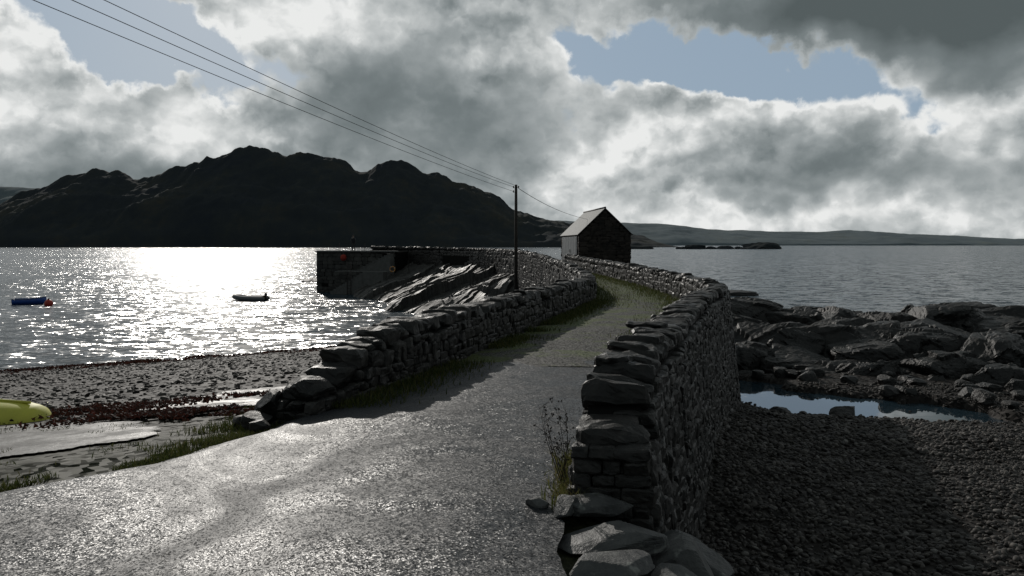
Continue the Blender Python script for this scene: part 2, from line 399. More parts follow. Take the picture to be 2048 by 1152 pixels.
def build_wall(name,pts,ztop,zbR,zbL,thick,batR,batL,label,seed,copeh=(.11,.16),copel=(.14,.32)):
    r=np.random.RandomState(seed)
    P=crom(pts);seg=np.linalg.norm(np.diff(P,axis=0),axis=1);S=np.concatenate([[0],np.cumsum(seg)]);Ltot=S[-1]
    def at(s):
        x=np.interp(s,S,P[:,0]);y=np.interp(s,S,P[:,1]);e=.15
        dx=np.interp(s+e,S,P[:,0])-np.interp(s-e,S,P[:,0]);dy=np.interp(s+e,S,P[:,1])-np.interp(s-e,S,P[:,1]);l=math.hypot(dx,dy)+1e-9
        return x,y,dx/l,dy/l
    near={'n':[], 'm':[], 'f':[]}
    def put(y,c,h,t,tilt,cope=False):
        near['n' if y<11 else('m' if y<30 else 'f')].append((c,h,t,tilt,cope))
    def scale(y): return .78 if y<16 else (1.05 if y<30 else (1.5 if y<60 else 2.1))
    cope=.15
    for side,zb,bat in((1,zbR,batR),(-1,zbL,batL)):
        zmin=min(zb(*at(s)[:2]) for s in np.linspace(0,Ltot,60));zmax=max(ztop(y) for y in P[:,1])
        edges=[0]
        for yb in(16,30,60):
            sb=np.interp(yb,P[:,1],S)
            if 0<sb<Ltot:edges.append(sb)
        edges.append(Ltot)
        for a_,b_ in zip(edges[:-1],edges[1:]):
            sc=scale(at((a_+b_)/2)[1]);z=zmin-.1
            while z<zmax:
                h=r.uniform(.09,.2)*sc;s=a_+r.uniform(-.15,0)
                while s<b_:
                    l=r.uniform(.12,.36)*sc
                    if r.rand()<.12:l*=1.4
                    zo=0.03*math.sin(s*1.7+z*3)+.015*math.sin(s*5+z)
                    x,y,tx,ty=at(min(max(s+l/2,0.05),Ltot))
                    zt=ztop(y)-cope*(1 if sc<2 else 1.2)
                    zc=z+h/2+r.normal()*.008*sc+zo
                    if zc>zb(x,y)-.12 and zc+h*.3<zt and s+l/2<Ltot:
                        nx,ny=ty,-tx
                        if r.rand()<.14 and h>.12*sc:
                            for q_,hh in((-.26,.25),(.25,.26)):
                                off=side*(thick/2-.1+bat*(ztop(y)-zc)+r.normal()*.01*sc)
                                put(y,(x+nx*off,y+ny*off,zc+q_*h),(l/2*1.07,.13,h*hh*1.16),(tx,ty),.03)
                        else:
                            off=side*(thick/2-.1+bat*(ztop(y)-zc)+r.normal()*.01*sc)
                            put(y,(x+nx*off,y+ny*off,zc),(l/2*1.09,.13,h/2*1.17),(tx,ty),.04)
                    s+=l
                z+=h*.97
    s=0.02
    while s<Ltot:
        y0=at(s)[1];sc=max(1,scale(y0))
        l=r.uniform(*copel)*sc;x,y,tx,ty=at(min(s+l/2,Ltot));h=r.uniform(*copeh)*min(sc,1.5)
        put(y,(x,y,ztop(y)-cope+h/2-.02),(l/2*1.12,thick/2*r.uniform(.95,1.08),h/2*1.25),(tx,ty),.06,True)
        if r.rand()<.08:
            put(y,(x+r.normal()*.05,y+r.normal()*.05,ztop(y)-cope+h),(l/2*.9,thick/2*r.uniform(.6,.95),h/3.6),(tx,ty),.06,True)
        s+=l*.97
    for se in(.04,Ltot-.04):
        x,y,tx,ty=at(se);zb=min(zbR(x,y),zbL(x,y))-.1;z=zb
        while z<ztop(y)-cope:
            h=r.uniform(.07,.14)*min(scale(y)*1.2,1.3)
            ws=r.dirichlet([6,6,6])*thick*1.06;c0=-thick/2*1.03
            for w in ws:
                put(y,(x+ty*(c0+w/2),y-tx*(c0+w/2),z+h/2),(.12,w/2*1.06,h/2*1.1),(tx,ty),.04);c0+=w
            z+=h*.97
    parts=[]
    for key,n in(('n',6),('m',4),('f',3)):
        q=near[key]
        if not q:continue
        for cp in(False,True):
            qq=[w for w in q if w[4]==cp]
            if not qq:continue
            A=[frame(w[2][0],w[2][1],w[3],r) for w in qq]
            parts.append(stones([w[0] for w in qq],[w[1] for w in qq],A,n=n,k=9 if not cp else 6.5,cuts=5 if not cp else 8,cutc=(.98,1.4) if not cp else (.84,1.2),rough=.045 if not cp else .06,seed=seed+n+cp,warp=.14))
    V,F=combine(parts)
    root=obj(name,mesh(name,V,F,False),M_wall,label=label,cat='stone wall')
    cv=[];ss=np.arange(.12,Ltot-.1,.35)
    for s in ss:
        x,y,tx,ty=at(s);nx,ny=ty,-tx;zt=ztop(y)-.13
        for sd,zb,bt in((1,zbR,batR),(-1,zbL,batL)):
            o1=thick/2-.045;o2=o1+bt*(zt-zb(x,y)+.3)
            cv.append((x+nx*sd*o1,y+ny*sd*o1,zt));cv.append((x+nx*sd*o2,y+ny*sd*o2,zb(x,y)-.4))
    F=[]
    for i in range(len(ss)-1):
        a=i*4;b_=a+4
        F+=[(a+2,b_+2,b_,a),(a,b_,b_+1,a+1),(a+3,b_+3,b_+2,a+2)]
    F+=[(0,1,3,2)];e=(len(ss)-1)*4;F+=[(e,e+2,e+3,e+1)]
    obj('rubble_core',mesh('rubble_core',cv,F),M_core,parent=root)
    return root
Tf=lambda x,y:float(T(x,y))
rp=[(.60,4.55),(.70,5.05),(.9,5.8),(1.18,6.7),(1.63,8),(2.5,10.7),(3.5,13.6),(4.2,15.4),(4.6,17),(4.85,19.8),(5.05,26.4),(4.65,38.4),(3.95,53)]
build_wall('stone_wall',rp,lambda y:float(np.interp(y,[4.4,4.9,4.95,5.4,5.45,6.2,13,20,40,53],[4.36,4.38,4.55,4.58,4.65,4.68,4.67,4.64,4.66,4.75])),
  lambda x,y:float(T(x+.6,y)) if y<50 else 4.05,lambda x,y:3.9,.44,.1,0,'long dry stone causeway wall with dark rough outer face above pebbles',11)
lp=[(-2.0,6.9),(-1.25,9),(-.35,12.2),(.75,16),(1.95,20.3),(2.3,23),(2.5,29),(2.3,40),(1.9,50),(.5,62),(-3,74),(-9,84),(-16.6,89.5)]
build_wall('stone_wall',lp,lambda y:float(np.interp(y,[6.7,7.9,8.6,20,40,60,80,90],[4.1,4.5,4.62,4.58,4.62,4.95,5.15,5.25])),
  lambda x,y:3.9+.0*x if y<50 else 4.0,lambda x,y:(max(float(T(x-.5,y)),-.3) if y<52 else 1.5),.44,0,.06,'curving dry stone wall topped with rounded boulders beside the track',23,(.12,.18),(.17,.38))
rr=np.random.RandomState(3)
TPB={16:cubeT(16),30:cubeT(30)}
def rock(name,c,h,seed,mat,label,group=None,cat='rock',n=16,amp=.22,cuts=7,rot=0,tilt=0,jag=0,smooth=False):
    r=np.random.RandomState(seed)
    B,F=TPB[n]
    q=B/((np.abs(B)**3.4).sum(1)**(1/3.4))[:,None]
    for i in range(cuts):
        nn=r.normal(size=3);nn/=np.linalg.norm(nn);cc=r.uniform(.6,.95)
        q=q-nn*np.maximum(q@nn-cc,0)[:,None]*.97
    o=r.uniform(0,90)
    m=(ridg(q[:,0]*1.3+o,q[:,1]*1.3,q[:,2]*1.3,o=4)-.6)
    if jag>0:
        d=r.normal(size=(3,3));d/=np.linalg.norm(d,axis=1)[:,None]
        for sc,am in((1.6,.10),(3.4,.035),(7,.012)):
            u=q@d.T*sc+o+.35*(fbm(q[:,0]*2+o,q[:,1]*2,q[:,2]*2,o=3)[:,None]-.5)
            i_=np.floor(u);blk=hsh(i_[:,0],i_[:,1],i_[:,2])-.5
            q=q*(1+jag*am*2*blk)[:,None]
    m2=fbm(q[:,0]*5+o,q[:,1]*5,q[:,2]*9,o=4)-.5
    q=q*(1+amp*m+amp*.45*m2)[:,None]
    P=q*np.array(h)
    ca,sa=math.cos(tilt),math.sin(tilt);P=np.stack([P[:,0]*ca-P[:,2]*sa,P[:,1],P[:,0]*sa+P[:,2]*ca],-1)
    ca,sa=math.cos(rot),math.sin(rot);P=np.stack([P[:,0]*ca-P[:,1]*sa,P[:,0]*sa+P[:,1]*ca,P[:,2]],-1)
    return obj(name,mesh(name,P,F,smooth),mat,label=label,cat=cat,group=group,loc=c)
S1=[(-2.3,6.72,3.9,.13,.11,.1),(-2.27,6.98,3.98,.15,.16,.15),(-2.5,6.95,3.82,.1,.1,.1),(-2.2,6.5,3.93,.08,.08,.06)]
for i,s in enumerate(S1): rock('fallen_stone',s[:3],s[3:],40+i,M_wall,'loose grey boulder tumbled at the end of a wall','loose stones by the walls',rot=i,amp=.1)
S2=[(.52,4.0,3.9,.31,.17,.075,.1,.15),(.9,3.98,3.72,.3,.2,.2,-.3,-.5),(.5,4.36,3.97,.22,.11,.06,.05,.1),(1.07,4.4,3.5,.2,.26,.25,.2,.3),(.5,3.62,3.93,.26,.13,.05,0,.2),(.3,4.3,3.98,.09,.08,.05,.3,1),
    (.78,3.6,3.8,.2,.15,.1,.3,.8),(1.25,3.9,3.4,.3,.26,.25,.2,0),(1.45,4.3,3.1,.28,.26,.2,-.3,1),(1.1,3.5,3.5,.3,.26,.22,.4,.5),(1.6,4.9,2.9,.2,.2,.14,.2,2),(1.7,4.2,3.0,.3,.24,.18,0,.4),(.15,4.42,3.97,.07,.05,.035,0,0),(1.0,4.75,3.2,.16,.14,.14,0,1)]
for i,s in enumerate(S2): rock('fallen_stone',s[:3],s[3:6],60+i,M_cut,'angular grey quarried rock piled beside the road','loose stones by the walls',rot=s[7],tilt=s[6],amp=.06,cuts=12)
BB=[(15.6,28,1.9,1.9,1.4,1.3),(13.6,27.5,1.8,1.5,1.2,1.15),(11.9,27,1.8,1.4,1.1,1.0),(18.6,28,1.9,2.0,1.4,1.2),(21.3,29,1.9,2.1,1.4,1.2),(17.3,26.2,1.6,1.5,1.1,1.2),(19.4,25.4,1.5,1.6,1.1,1.1),
    (9.2,30,2.2,1.8,1.3,1.1),(10.6,29.2,1.9,1.7,1.1,1.0),(8.2,28,1.8,1.4,1.1,1.1),(9.7,27,1.6,1.5,1.1,1.0),(14.5,25.4,1.5,1.5,1.1,1.0),(12.2,25,1.4,1.4,1.0,.95),(10.1,25,1.4,1.4,1.0,.9),(8.1,25.4,1.4,1.2,1.0,1.0),(7.0,27,1.7,1.2,1.1,1.0),
    (14.3,22.5,1.4,1.2,.9,.9),(16.2,22.3,1.4,1.3,1.0,.9),(12.6,21.8,1.3,1.1,.8,.7),(11.8,31,2.0,1.5,1.1,.8),(14.2,30.5,2.0,1.5,1.1,.9),(11.3,28.5,2.6,.5,.5,.55),(7.2,23.6,1.2,.9,.7,.75),(10.6,21.8,1.25,.9,.6,.6),(18.2,22.3,1.3,1.3,1.1,.9),(22,25.5,1.8,1.8,1.3,1.3),(16.6,30,2.1,1.6,1.2,1),(19,30.5,2.1,1.6,1.2,1),(12.9,19.8,1.45,.8,.6,.5),(14.4,18.6,1.5,.9,.7,.5),
    (8.8,23.4,1.3,1.0,.8,.75),(11.2,23.4,1.4,1.1,.8,.8),(13.2,23.8,1.5,1.0,.8,.85),(15.4,24,1.5,1.0,.9,.9),(9.3,24.6,1.6,.8,.7,.7),(17.4,24.2,1.5,1.1,.9,.95),(12.0,28.6,2.2,1.1,.9,.9),(16.9,27.4,2.2,1.0,.9,.9),(6.4,25.2,1.6,.9,.8,.8),(19.8,23.4,1.5,1.2,.9,.9)]
for i,s in enumerate(BB):
    if s[1]<27: s=(s[0],s[1],s[2]+.18,s[3]*1.18,s[4]*1.18,s[5]*1.22)
    rock('boulder',s[:3],s[3:],100+i,M_rock,'large dark fractured boulder on the rocky shore','boulders on the shore',rot=rr.uniform(-.6,.6)+(3.14 if i%2 else 0),tilt=rr.uniform(-.25,.25),amp=.11,cuts=5,n=30,jag=.8)
for i in range(80):
    x=rr.uniform(5.6,14.5);y=15.4+rr.rand()*5.8+(.1*(x-5));s=rr.uniform(.08,.34)
    dd=float(pdist(x,y))
    if dd<1.6 and rr.rand()<.92:continue
    rock('boulder',(x,y,Tf(x,y)+s*.25),(s,s*.8,s*.6),200+i,M_rock,'small dark wet rock beside the tide pool','boulders on the shore',rot=i,amp=.2)
for i,(x,y,a) in enumerate([(24,82,1.2),(21.5,80,.8),(-27.5,112,1.6),(-25,108,1.0)]): rock('boulder',(x,y,-.1),(a*2.4,a*1.2,a*.55),300+i,M_rock,'low wet skerry just above the water','boulders on the shore')
X,Y=np.meshgrid(np.arange(4.9,34,.1),np.arange(18.2,34,.1))
xr_=X*.9+Y*.43;yr_=-X*.43+Y*.9
i1=np.floor(xr_*.7+.4*fbm(X*.8,Y*.8,o=3)*2);j1=np.floor(yr_*1.0+.5*fbm(X*.9+7,Y*.9,o=3)*2)
i2=np.floor(xr_*1.6+fbm(X*2,Y*2,o=2));j2=np.floor(yr_*1.9+fbm(X*2+7,Y*2,o=2))
Z=1.2+.5*hsh(i1,j1,i1*0)+.12*hsh(i2,j2,i2*0+3)+.45*(ridg(X*.5,Y*.6,o=4)-.5)+.08*np.clip(Y-21,0,8)
y0_=np.interp(X,[5,7,9.5,12],[21.8,21.2,20.5,19.4])
m=sst(0,1.0,Y-y0_-.5*(fbm(X*.6,Y*0,o=3)-.5)*3)*sst(33.5,31.5,Y)*sst(4.9,6.0,X)
Z=Z*m+(-.6)*(1-m)
obj('bedrock',gridmesh('bedrock',X,Y,Z,smooth=False),M_rock,kind='structure',label='low jagged dark bedrock at the water edge')
def pebbles(name,xr,yr,cnt,smin,smax,label,test=None,seed=0):
    r=np.random.RandomState(seed);x=r.uniform(*xr,cnt);y=yr[0]+(yr[1]-yr[0])*r.rand(cnt)**1.3
    k=test(x,y);x,y=x[k],y[k];n=len(x)
    s=smin+(smax-smin)*r.rand(n)**2.5
    H=np.stack([s*r.uniform(.9,1.4,n),s*r.uniform(.7,1,n),s*r.uniform(.4,.75,n)],-1)
    z=T(x,y)+H[:,2]*.35;a=r.uniform(0,6.28,n);tx=r.normal(size=n)*.25;ty=r.normal(size=n)*.25
    A=np.zeros((n,3,3));A[:,0,0]=np.cos(a);A[:,0,1]=np.sin(a);A[:,1,0]=-np.sin(a);A[:,1,1]=np.cos(a);A[:,2,2]=1;A[:,2,0]=-tx;A[:,0,2]=tx;A[:,2,1]=-ty;A[:,1,2]=ty
    V,F=stones(np.stack([x,y,z],-1),H,A,n=2,k=2.6,cuts=2,rough=0,seed=seed)
    return obj(name,mesh(name,V,F,True),M_peb,kind='stuff',label=label)
tr=lambda x,y:(x>RX(y)+.35)&(x<y*.75+1)&(T(x,y)<3.5)&(T(x,y)>1.6)
pebbles('pebbles',(1,9),(4.6,11),27000,.011,.036,'grey and brown beach pebbles',tr,1)
pebbles('pebbles',(2,16),(10,20),15000,.022,.05,'grey and brown beach pebbles',tr,2)
pebbles('pebbles',(-26,0),(9,38),14000,.02,.06,'dark shingle with weed along the bay',lambda x,y:(x<LX(y)-.3)&(T(x,y)>-.1)&(x>-y*.78)&(T(x,y)<3.5),3)
# ------------------------------------------------------------------ vegetation
def blades(name,P,hgt,wid,mat,label,seed,lean=.5):
    r=np.random.RandomState(seed);P=np.asarray(P);n=len(P)
    a=r.uniform(0,6.28,n);d=np.stack([np.cos(a),np.sin(a),0*a],-1)
    h=hgt*r.uniform(.4,1.2,n);b_=r.uniform(0,6.28,n);l=np.stack([np.cos(b_),np.sin(b_),0*a],-1)*(h*lean*r.rand(n))[:,None]
    up=np.array([0,0,1.])
    w=wid*r.uniform(.6,1.2,n)
    V=np.zeros((n,6,3))
    for i,(t,ww) in enumerate(((0,1),(.55,.75),(1,.12))):
        c=P+up*(h*t)[:,None]+l*(t*t)
        V[:,2*i]=c-d*(w*ww/2)[:,None];V[:,2*i+1]=c+d*(w*ww/2)[:,None]
    f=np.array([[0,1,3,2],[2,3,5,4]]);F=(f[None]+np.arange(n)[:,None,None]*6).reshape(-1,4)
    return obj(name,mesh(name,V.reshape(-1,3),F,False),mat,kind='stuff',label=label)
r=np.random.RandomState(5);G=[]
y=7+13.5*r.rand(12000)**1.0;off=.2+np.abs(r.normal(size=12000))*.28
k=fbm(y*1.2,off*0,o=3)>.34
G.append(np.stack([LX(y)+off,y,3.95+0*y],-1)[k])
y=12+39*r.rand(11000);G.append(np.stack([RX(y)-.2-np.abs(r.normal(size=11000))*.5,y,3.97+0*y],-1))
y=18+32*r.rand(7500);G.append(np.stack([LX(y)+.2+np.abs(r.normal(size=7500))*.55,y,3.97+0*y],-1))
y=5.2+9*r.rand(1500);G.append(np.stack([RX(y)-.22-np.abs(r.normal(size=1500))*.06,y,3.95+0*y],-1))
G=np.concatenate(G);blades('grass',G,.085,.013,M_grass,'short grass along the foot of the walls',1,lean=.9)
y=3.6+4.1*r.rand(12000);x=RL(y)+.05-np.abs(r.normal(size=12000))*.25
k=(fbm(x*2,y*2,o=3)>.42);x,y=x[k],y[k]
blades('grass',np.stack([x,y,np.maximum(T(x,y),3.6)],-1),.045,.008,M_grass,'rough verge grass at the road edge',2,lean=1)
x=-2.5+r.normal(size=3500)*.25;y=6.7+r.rand(3500)*2.6;x=x+(y-6.9)*.3
blades('grass',np.stack([x,y,T(x,y)],-1),.09,.009,M_grass,'rough grass beside the wall end',3,lean=1)
x=r.uniform(-8,-3,16000);y=r.uniform(5,10.5,16000);k=(fbm(x*1.3+5,y*1.3,o=3)>.57)
x,y=x[k],y[k];blades('grass',np.stack([x,y,T(x,y)+.01],-1),.03,.008,M_grass,'patchy grass on the slipway',4,lean=1)
x=.34+r.normal(size=1100)*.06;y=4.35+r.rand(1100)*1.0;x=x+(y-4.4)*.12;k=x<RX(y)-.12
blades('grass',np.stack([x,y,3.94+0*x],-1)[k],.11,.008,M_weed,'yellow green weeds at the end of the wall',5,lean=1.2)
def flakes(name,cx,cy,rx,ry,n,seed):
    r=np.random.RandomState(seed);x=cx+r.normal(size=n)*rx*.5;y=cy+r.normal(size=n)*ry*.5
    k=fbm(x*3,y*3,o=3)>.47;x,y=x[k],y[k]
    blades(name,np.stack([x,y,T(x,y)+.03],-1),.04,.045,M_sea_weed,'dark red seaweed washed up on the shore',seed,lean=1.8)
flakes('seaweed',-3.5,8.3,1.3,.5,6000,21);flakes('seaweed',-5.3,9.7,1.0,.6,2600,22);flakes('seaweed',-3.9,10.4,.8,.5,700,23)
r=np.random.RandomState(31);x=r.uniform(-26,-3,6000);y=(35+.603*(x+17.5)) -np.abs(r.normal(size=6000))*2.2+1;k=(x<LX(y)-.5)&(fbm(x*.8,y*.8,o=3)>.5);x,y=x[k],y[k]
blades('seaweed',np.stack([x,y,T(x,y)+.02],-1),.1,.14,M_sea_weed,'line of dark seaweed along the tide mark',24,lean=1.4)
mb=MB();r=np.random.RandomState(9)
for i in range(7):
    a=r.uniform(0,6.28);l=r.uniform(.28,.6);b0=Vector((.33+r.normal()*.03,4.72+r.normal()*.06,3.94))
    tip=b0+Vector((math.cos(a)*.11-.06,math.sin(a)*.11,l));mid=(b0+tip)/2+Vector((math.cos(a)*.03,0,.05))
    mb.tube([b0,mid,tip],[.0028,.002,.001],5)
    for j in range(8):
        t=r.uniform(.3,1);p=b0.lerp(tip,t);q=p+Vector((r.normal()*.04,r.normal()*.04,.03+r.rand()*.05));mb.tube([p,q],[.0014,.0008],4)
        for m_ in range(2):
            c=q+Vector(r.normal(size=3)*.006);mb.box(c,(.003,.003,.005),r.rand())
obj('weed_plant',mb.me('weed_plant'),M_dry,label='dry brown branching weed growing against the wall',cat='plant')
# ------------------------------------------------------------------ rock outcrop below the causeway
xs=np.arange(-17,3,.11);ys=np.arange(52,90,.16);X,Y=np.meshgrid(xs,ys)
dd=LX(Y)-X
along=np.clip((Y-54)/8,0,1)
h0=3.0-.27*dd-.02*(Y-60)+ .05*(Y-70)
s=(X*.62+Y*.32);t=(X*.42-Y*.36)
wx=3.0*(fbm(X*.16,Y*.16,o=4)-.5);wy=2.4*(fbm(X*.16+9,Y*.16,o=4)-.5)
ph=(t+wx)*.42;saw=ph%1.0;led=np.floor(ph)
ph2=(t+wx*1.3)*1.2;saw2=ph2%1.0;led2=np.floor(ph2)
blk=hsh(led,np.floor((s+wy)*.2+led*.37),led*0);blk2=hsh(led2,np.floor((s+wy)*.5+led2*.37),led2*0+4)
h=h0+saw*.5*(.3+blk)+.45*(blk-.5)+.12*saw2+.15*(blk2-.5)+(ridg(s*.3,t*.6,o=4)-.6)*.7
edge=sst(0,1,along)*sst(15,9,dd)
Z=np.where(dd<0,np.minimum(h,3.4),h)*edge-1.5*(1-edge)
Z=np.clip(Z,-1.5,3.7)
M_strat=stonemat('layered_rock',(.016,.0155,.015),(.075,.07,.064),fine=1.8,rough=.62,bs=1,bd=.12,lichen=.3,spec=.35)
obj('rock_outcrop',gridmesh('rock_outcrop',X,Y,Z,smooth=False),M_strat,kind='structure',label='slanting layered dark rock running down to the water')
# ------------------------------------------------------------------ pier
def prism(mb,P,z0,z1):
    n=len(P);V=[(p[0],p[1],z0) for p in P]+[(p[0],p[1],(z1[i] if hasattr(z1,'__len__') else z1)) for i,p in enumerate(P)]
    F=[tuple(range(n))[::-1],tuple(range(n,2*n))]+[(i,(i+1)%n,n+(i+1)%n,n+i) for i in range(n)];mb.add(V,F)
pier=empty('pier',(-18,90,0),'old stone pier with stairs down to the water','pier')
def ploc(o): o.parent=pier;o.matrix_parent_inverse=Matrix.Translation((18,-90,0));return o
mb=MB();prism(mb,[(-22.8,87),(-13.2,84.2),(-10.5,89),(-16,97),(-24.6,96.5)],-2,4.72)
lefts=[(1.9,50),(.5,62),(-3,74),(-9,84),(-13.5,87.6)];rights=[(4.5,50.5),(4,64),(1.5,77),(-5,88),(-11,93)]
for i in range(4):
    prism(mb,[lefts[i],rights[i],rights[i+1],lefts[i+1]],-2,[4.06+.12*i,4.06+.12*i,4.18+.12*i,4.18+.12*i])
ploc(obj('masonry',mb.me('masonry'),M_core))
e=Vector((9.6,-2.8,0)).normalized();nrm=Vector((e.y,-e.x,0))
if nrm.y>0:nrm=-nrm
o0=Vector((-22.8,87,0))
def P2(a,b_): q=o0+e*a+nrm*b_;return(q.x,q.y)
r=np.random.RandomState(8)
def face(a0,a1,b_,z0,z1,hh=(.35,.5)):
    C=[];H=[];A=[]
    z=z0
    while z<z1-.1:
        h=min(r.uniform(*hh),z1-z);a=a0
        while a<a1-.05:
            l=min(r.uniform(.5,1.1),a1-a);q=P2(a+l/2,b_-.06+r.normal()*.035)
            C.append((q[0],q[1],z+h/2));H.append((l/2*.98,.12,h/2*.97));A.append([[e.x,e.y,0],[-nrm.x,-nrm.y,0],[0,0,1]]);a+=l
        z+=h
    V,F=stones(C,H,A,n=3,k=14,cuts=2,cutc=(1.1,1.4),rough=.04,seed=5,warp=.05)
    ploc(obj('facing_stone',mesh('facing_stone',V,F,False),M_pier))
face(0,10,.02,-.6,4.72);face(3.4,9.9,1.9,-.6,2.55)
M_cop=flat('pale_coping',(.13,.13,.125),.7,sc=2)
mb=MB();prism(mb,[(-23.0,86.75),(-13.0,83.85),(-12.9,84.5),(-22.9,87.4)],4.73,4.86);ploc(obj('coping',mb.me('coping'),M_cop))
mb=MB();prism(mb,[P2(3.4,.02),P2(3.4,1.84),P2(9.9,1.84),P2(9.9,.02)],-2,2.56);ploc(obj('landing',mb.me('landing'),M_cop))
M_step=flat('worn_step_concrete',(.085,.084,.08),.7,sc=3);ns=11
mb=MB()
for i in range(ns):
    a0=9.9-(i+1)*.37;mb_z=4.72-(i+1)*.18
    prism(mb,[P2(a0,.1),P2(a0,1.1),P2(a0+.375,1.1),P2(a0+.375,.1)],2.562,mb_z-.05)
    prism(mb,[P2(a0-.03,.1),P2(a0-.03,1.14),P2(a0+.37,1.14),P2(a0+.37,.1)],mb_z-.045,mb_z+.003*i)
ploc(obj('stair_flight',mb.me('stair_flight'),M_step))
mb=MB()
for i in range(11):
    a0=7.4-(i+1)*.36;prism(mb,[P2(a0,1.98),P2(a0,2.9),P2(a0+.365,2.9),P2(a0+.365,1.98)],-2,2.55-(i+1)*.2)
prism(mb,[P2(7.42,1.98),P2(7.42,2.9),P2(9.9,2.9),P2(9.9,1.98)],-2,2.54)
ploc(obj('stair_flight',mb.me('stair_flight'),M_step))
M_iron=flat('rusty_iron',(.04,.03,.027),.7,.3);mb=MB()
for a0 in(5.6,6.05):mb.tube([(*P2(a0,3.0),-.5),(*P2(a0,3.0),3.5)],.035,6)
for k_ in range(11):mb.tube([(*P2(5.6,3.0),.1+k_*.3),(*P2(6.05,3.0),.1+k_*.3)],.022,6)
ploc(obj('ladder',mb.me('ladder',True),M_iron))
mb=MB()
ra=[P2(2.6,-.6),P2(4.2,-.9),P2(5.9,-.6)]
for q in ra:mb.tube([(*q,4.7),(*q,5.75)],.03,6)
for z in(5.72,5.25):mb.tube([(*q,z) for q in ra],.015,6)
obj('railing',mb.me('railing',True),M_iron,label='thin metal safety railing on the pier edge',cat='railing')
M_red=flat('red_plastic',(.42,.03,.015),.5);M_org=flat('orange_plastic',(.45,.2,.05),.6);M_rope=flat('rope',(.2,.18,.14),.9);M_blk=flat('black_rubber',(.02,.02,.022),.5)
def buoy(c,r_,label,mat=M_red,rope=0):
    e_=empty('mooring_buoy',c,label,'buoy','mooring buoys')
    mb=MB();mb.lathe([(max(.001,r_*math.sin(a)),r_*-math.cos(a)*1.05) for a in np.linspace(0,math.pi,13)],(0,0,0),18);obj('float',mb.me('float',True),mat,parent=e_)
    mb=MB();mb.lathe([(.001,r_*1.0),(r_*.22,r_*1.0),(r_*.22,r_*1.25),(r_*.12,r_*1.35),(.001,r_*1.36)],(0,0,0),10)
    if rope:mb.tube([(0,0,r_*1.3),(0,.1,r_*1.3+rope)],.02,6)
    obj('eyelet',mb.me('eyelet',True),M_blk,parent=e_)
q=P2(3.75,.5);buoy((q[0],q[1],4.05),.36,'round red buoy hanging on the pier face',flat('darker_red',(.3,.028,.015),.9),rope=.45)  # darker, rougher red than the floating buoys
buoy((-42.1,67.7,.18),.36,'red mooring buoy floating beside a blue dinghy')
buoy((-70.5,101,.2),.4,'red mooring buoy floating in the bay')
ring=empty('life_ring',(-13.1,81.6,2.85),'orange life ring on the stair landing','life ring')
def torus(name,R_,r_,a0,a1,mat,par,n=24):
    mb=MB();mb.tube([(R_*math.cos(t),0,R_*math.sin(t)) for t in np.linspace(a0,a1,n)],r_,8);return obj(name,mb.me(name,True),mat,parent=par)
torus('ring_body',.27,.065,0,2*math.pi,M_org,ring,32)
for k_ in range(4): torus('reflective_band',.27,.07,k_*1.57+.3,k_*1.57+.55,flat('white_band',(.4,.4,.38),.6),ring,5)
# ------------------------------------------------------------------ person
person=empty('person',(-18.5,86.9,4.86),'person in dark jacket and trousers standing on the pier edge','person')
V=[(0,0,.95),(0,0,1.12),(0,0,1.3),(0,0,1.43),(0,-.01,1.52),(0,-.02,1.60),(0,-.02,1.70)]
Rr=[.15,.135,.16,.12,.055,.085,.08];E=[(0,1),(1,2),(2,3),(3,4),(4,5),(5,6)]
def chain(root,pts,rad):
    p=root
    for q,w in zip(pts,rad):
        V.append(q);Rr.append(w);E.append((p,len(V)-1));p=len(V)-1
    return p
for s in(-1,1):
    chain(0,[(s*.1,0,.88),(s*.12,.01,.5),(s*.13,.02,.1),(s*.14,-.1,.04),(s*.145,-.17,.03)],[.095,.065,.045,.045,.03])
    w_=chain(3,[(s*.19,0,1.4),(s*.25,.02,1.12),(s*.25,-.05,.88),(s*.25,-.07,.82)],[.062,.047,.033,.034])
    for f in range(4): chain(w_,[(s*.25,-.10+.02*f,.76),(s*.245,-.105+.021*f,.72-.008*abs(f-1.5))],[.012,.009])
    chain(w_,[(s*.235,-.11,.80),(s*.23,-.125,.77)],[.012,.009])
me=bpy.data.meshes.new('body');me.from_pydata(V,E,[]);body=obj('body',me,None)
body.modifiers.new('skin','SKIN');body.modifiers.new('sub','SUBSURF').render_levels=2;body.modifiers['sub'].levels=2
for i,w in enumerate(Rr):me.skin_vertices[0].data[i].radius=(w,w*.8 if i<4 else w);me.skin_vertices[0].data[i].use_root=(i==0)
dg=bpy.context.evaluated_depsgraph_get();dg.update();bm2=bpy.data.meshes.new_from_object(body.evaluated_get(dg))
body.modifiers.clear();body.data=bm2
M_skin,nt,b=newmat('person_body');s_=N(nt,'ShaderNodeSeparateXYZ');tc=N(nt,'ShaderNodeTexCoord');L(nt,tc.outputs['Object'],s_.inputs[0])
L(nt,ramp(nt,mth(nt,'MULTIPLY',s_.outputs[2],.5),[(0,(.01,.01,.012)),(.45,(.012,.012,.018)),(.47,(.015,.015,.018)),(.745,(.015,.015,.018)),(.75,(.3,.2,.15))],'CONSTANT'),b.inputs['Base Color'])
bm2.materials.clear();bm2.materials.append(M_skin);body.parent=person
mb=MB();mb.lathe([(.001,.13),(.06,.11),(.095,.05),(.098,-.02),(.085,-.06)],(0,.012,1.67),14);obj('hair',mb.me('hair',True),flat('dark_hair',(.03,.02,.015),.7),parent=person)
mb=MB();mb.lathe([(.20,-.02),(.205,.12),(.2,.3),(.215,.45),(.15,.55),(.07,.6)],(0,0,.86),16)
me=mb.me('jacket',True)
for v in me.vertices:v.co.y*=.72
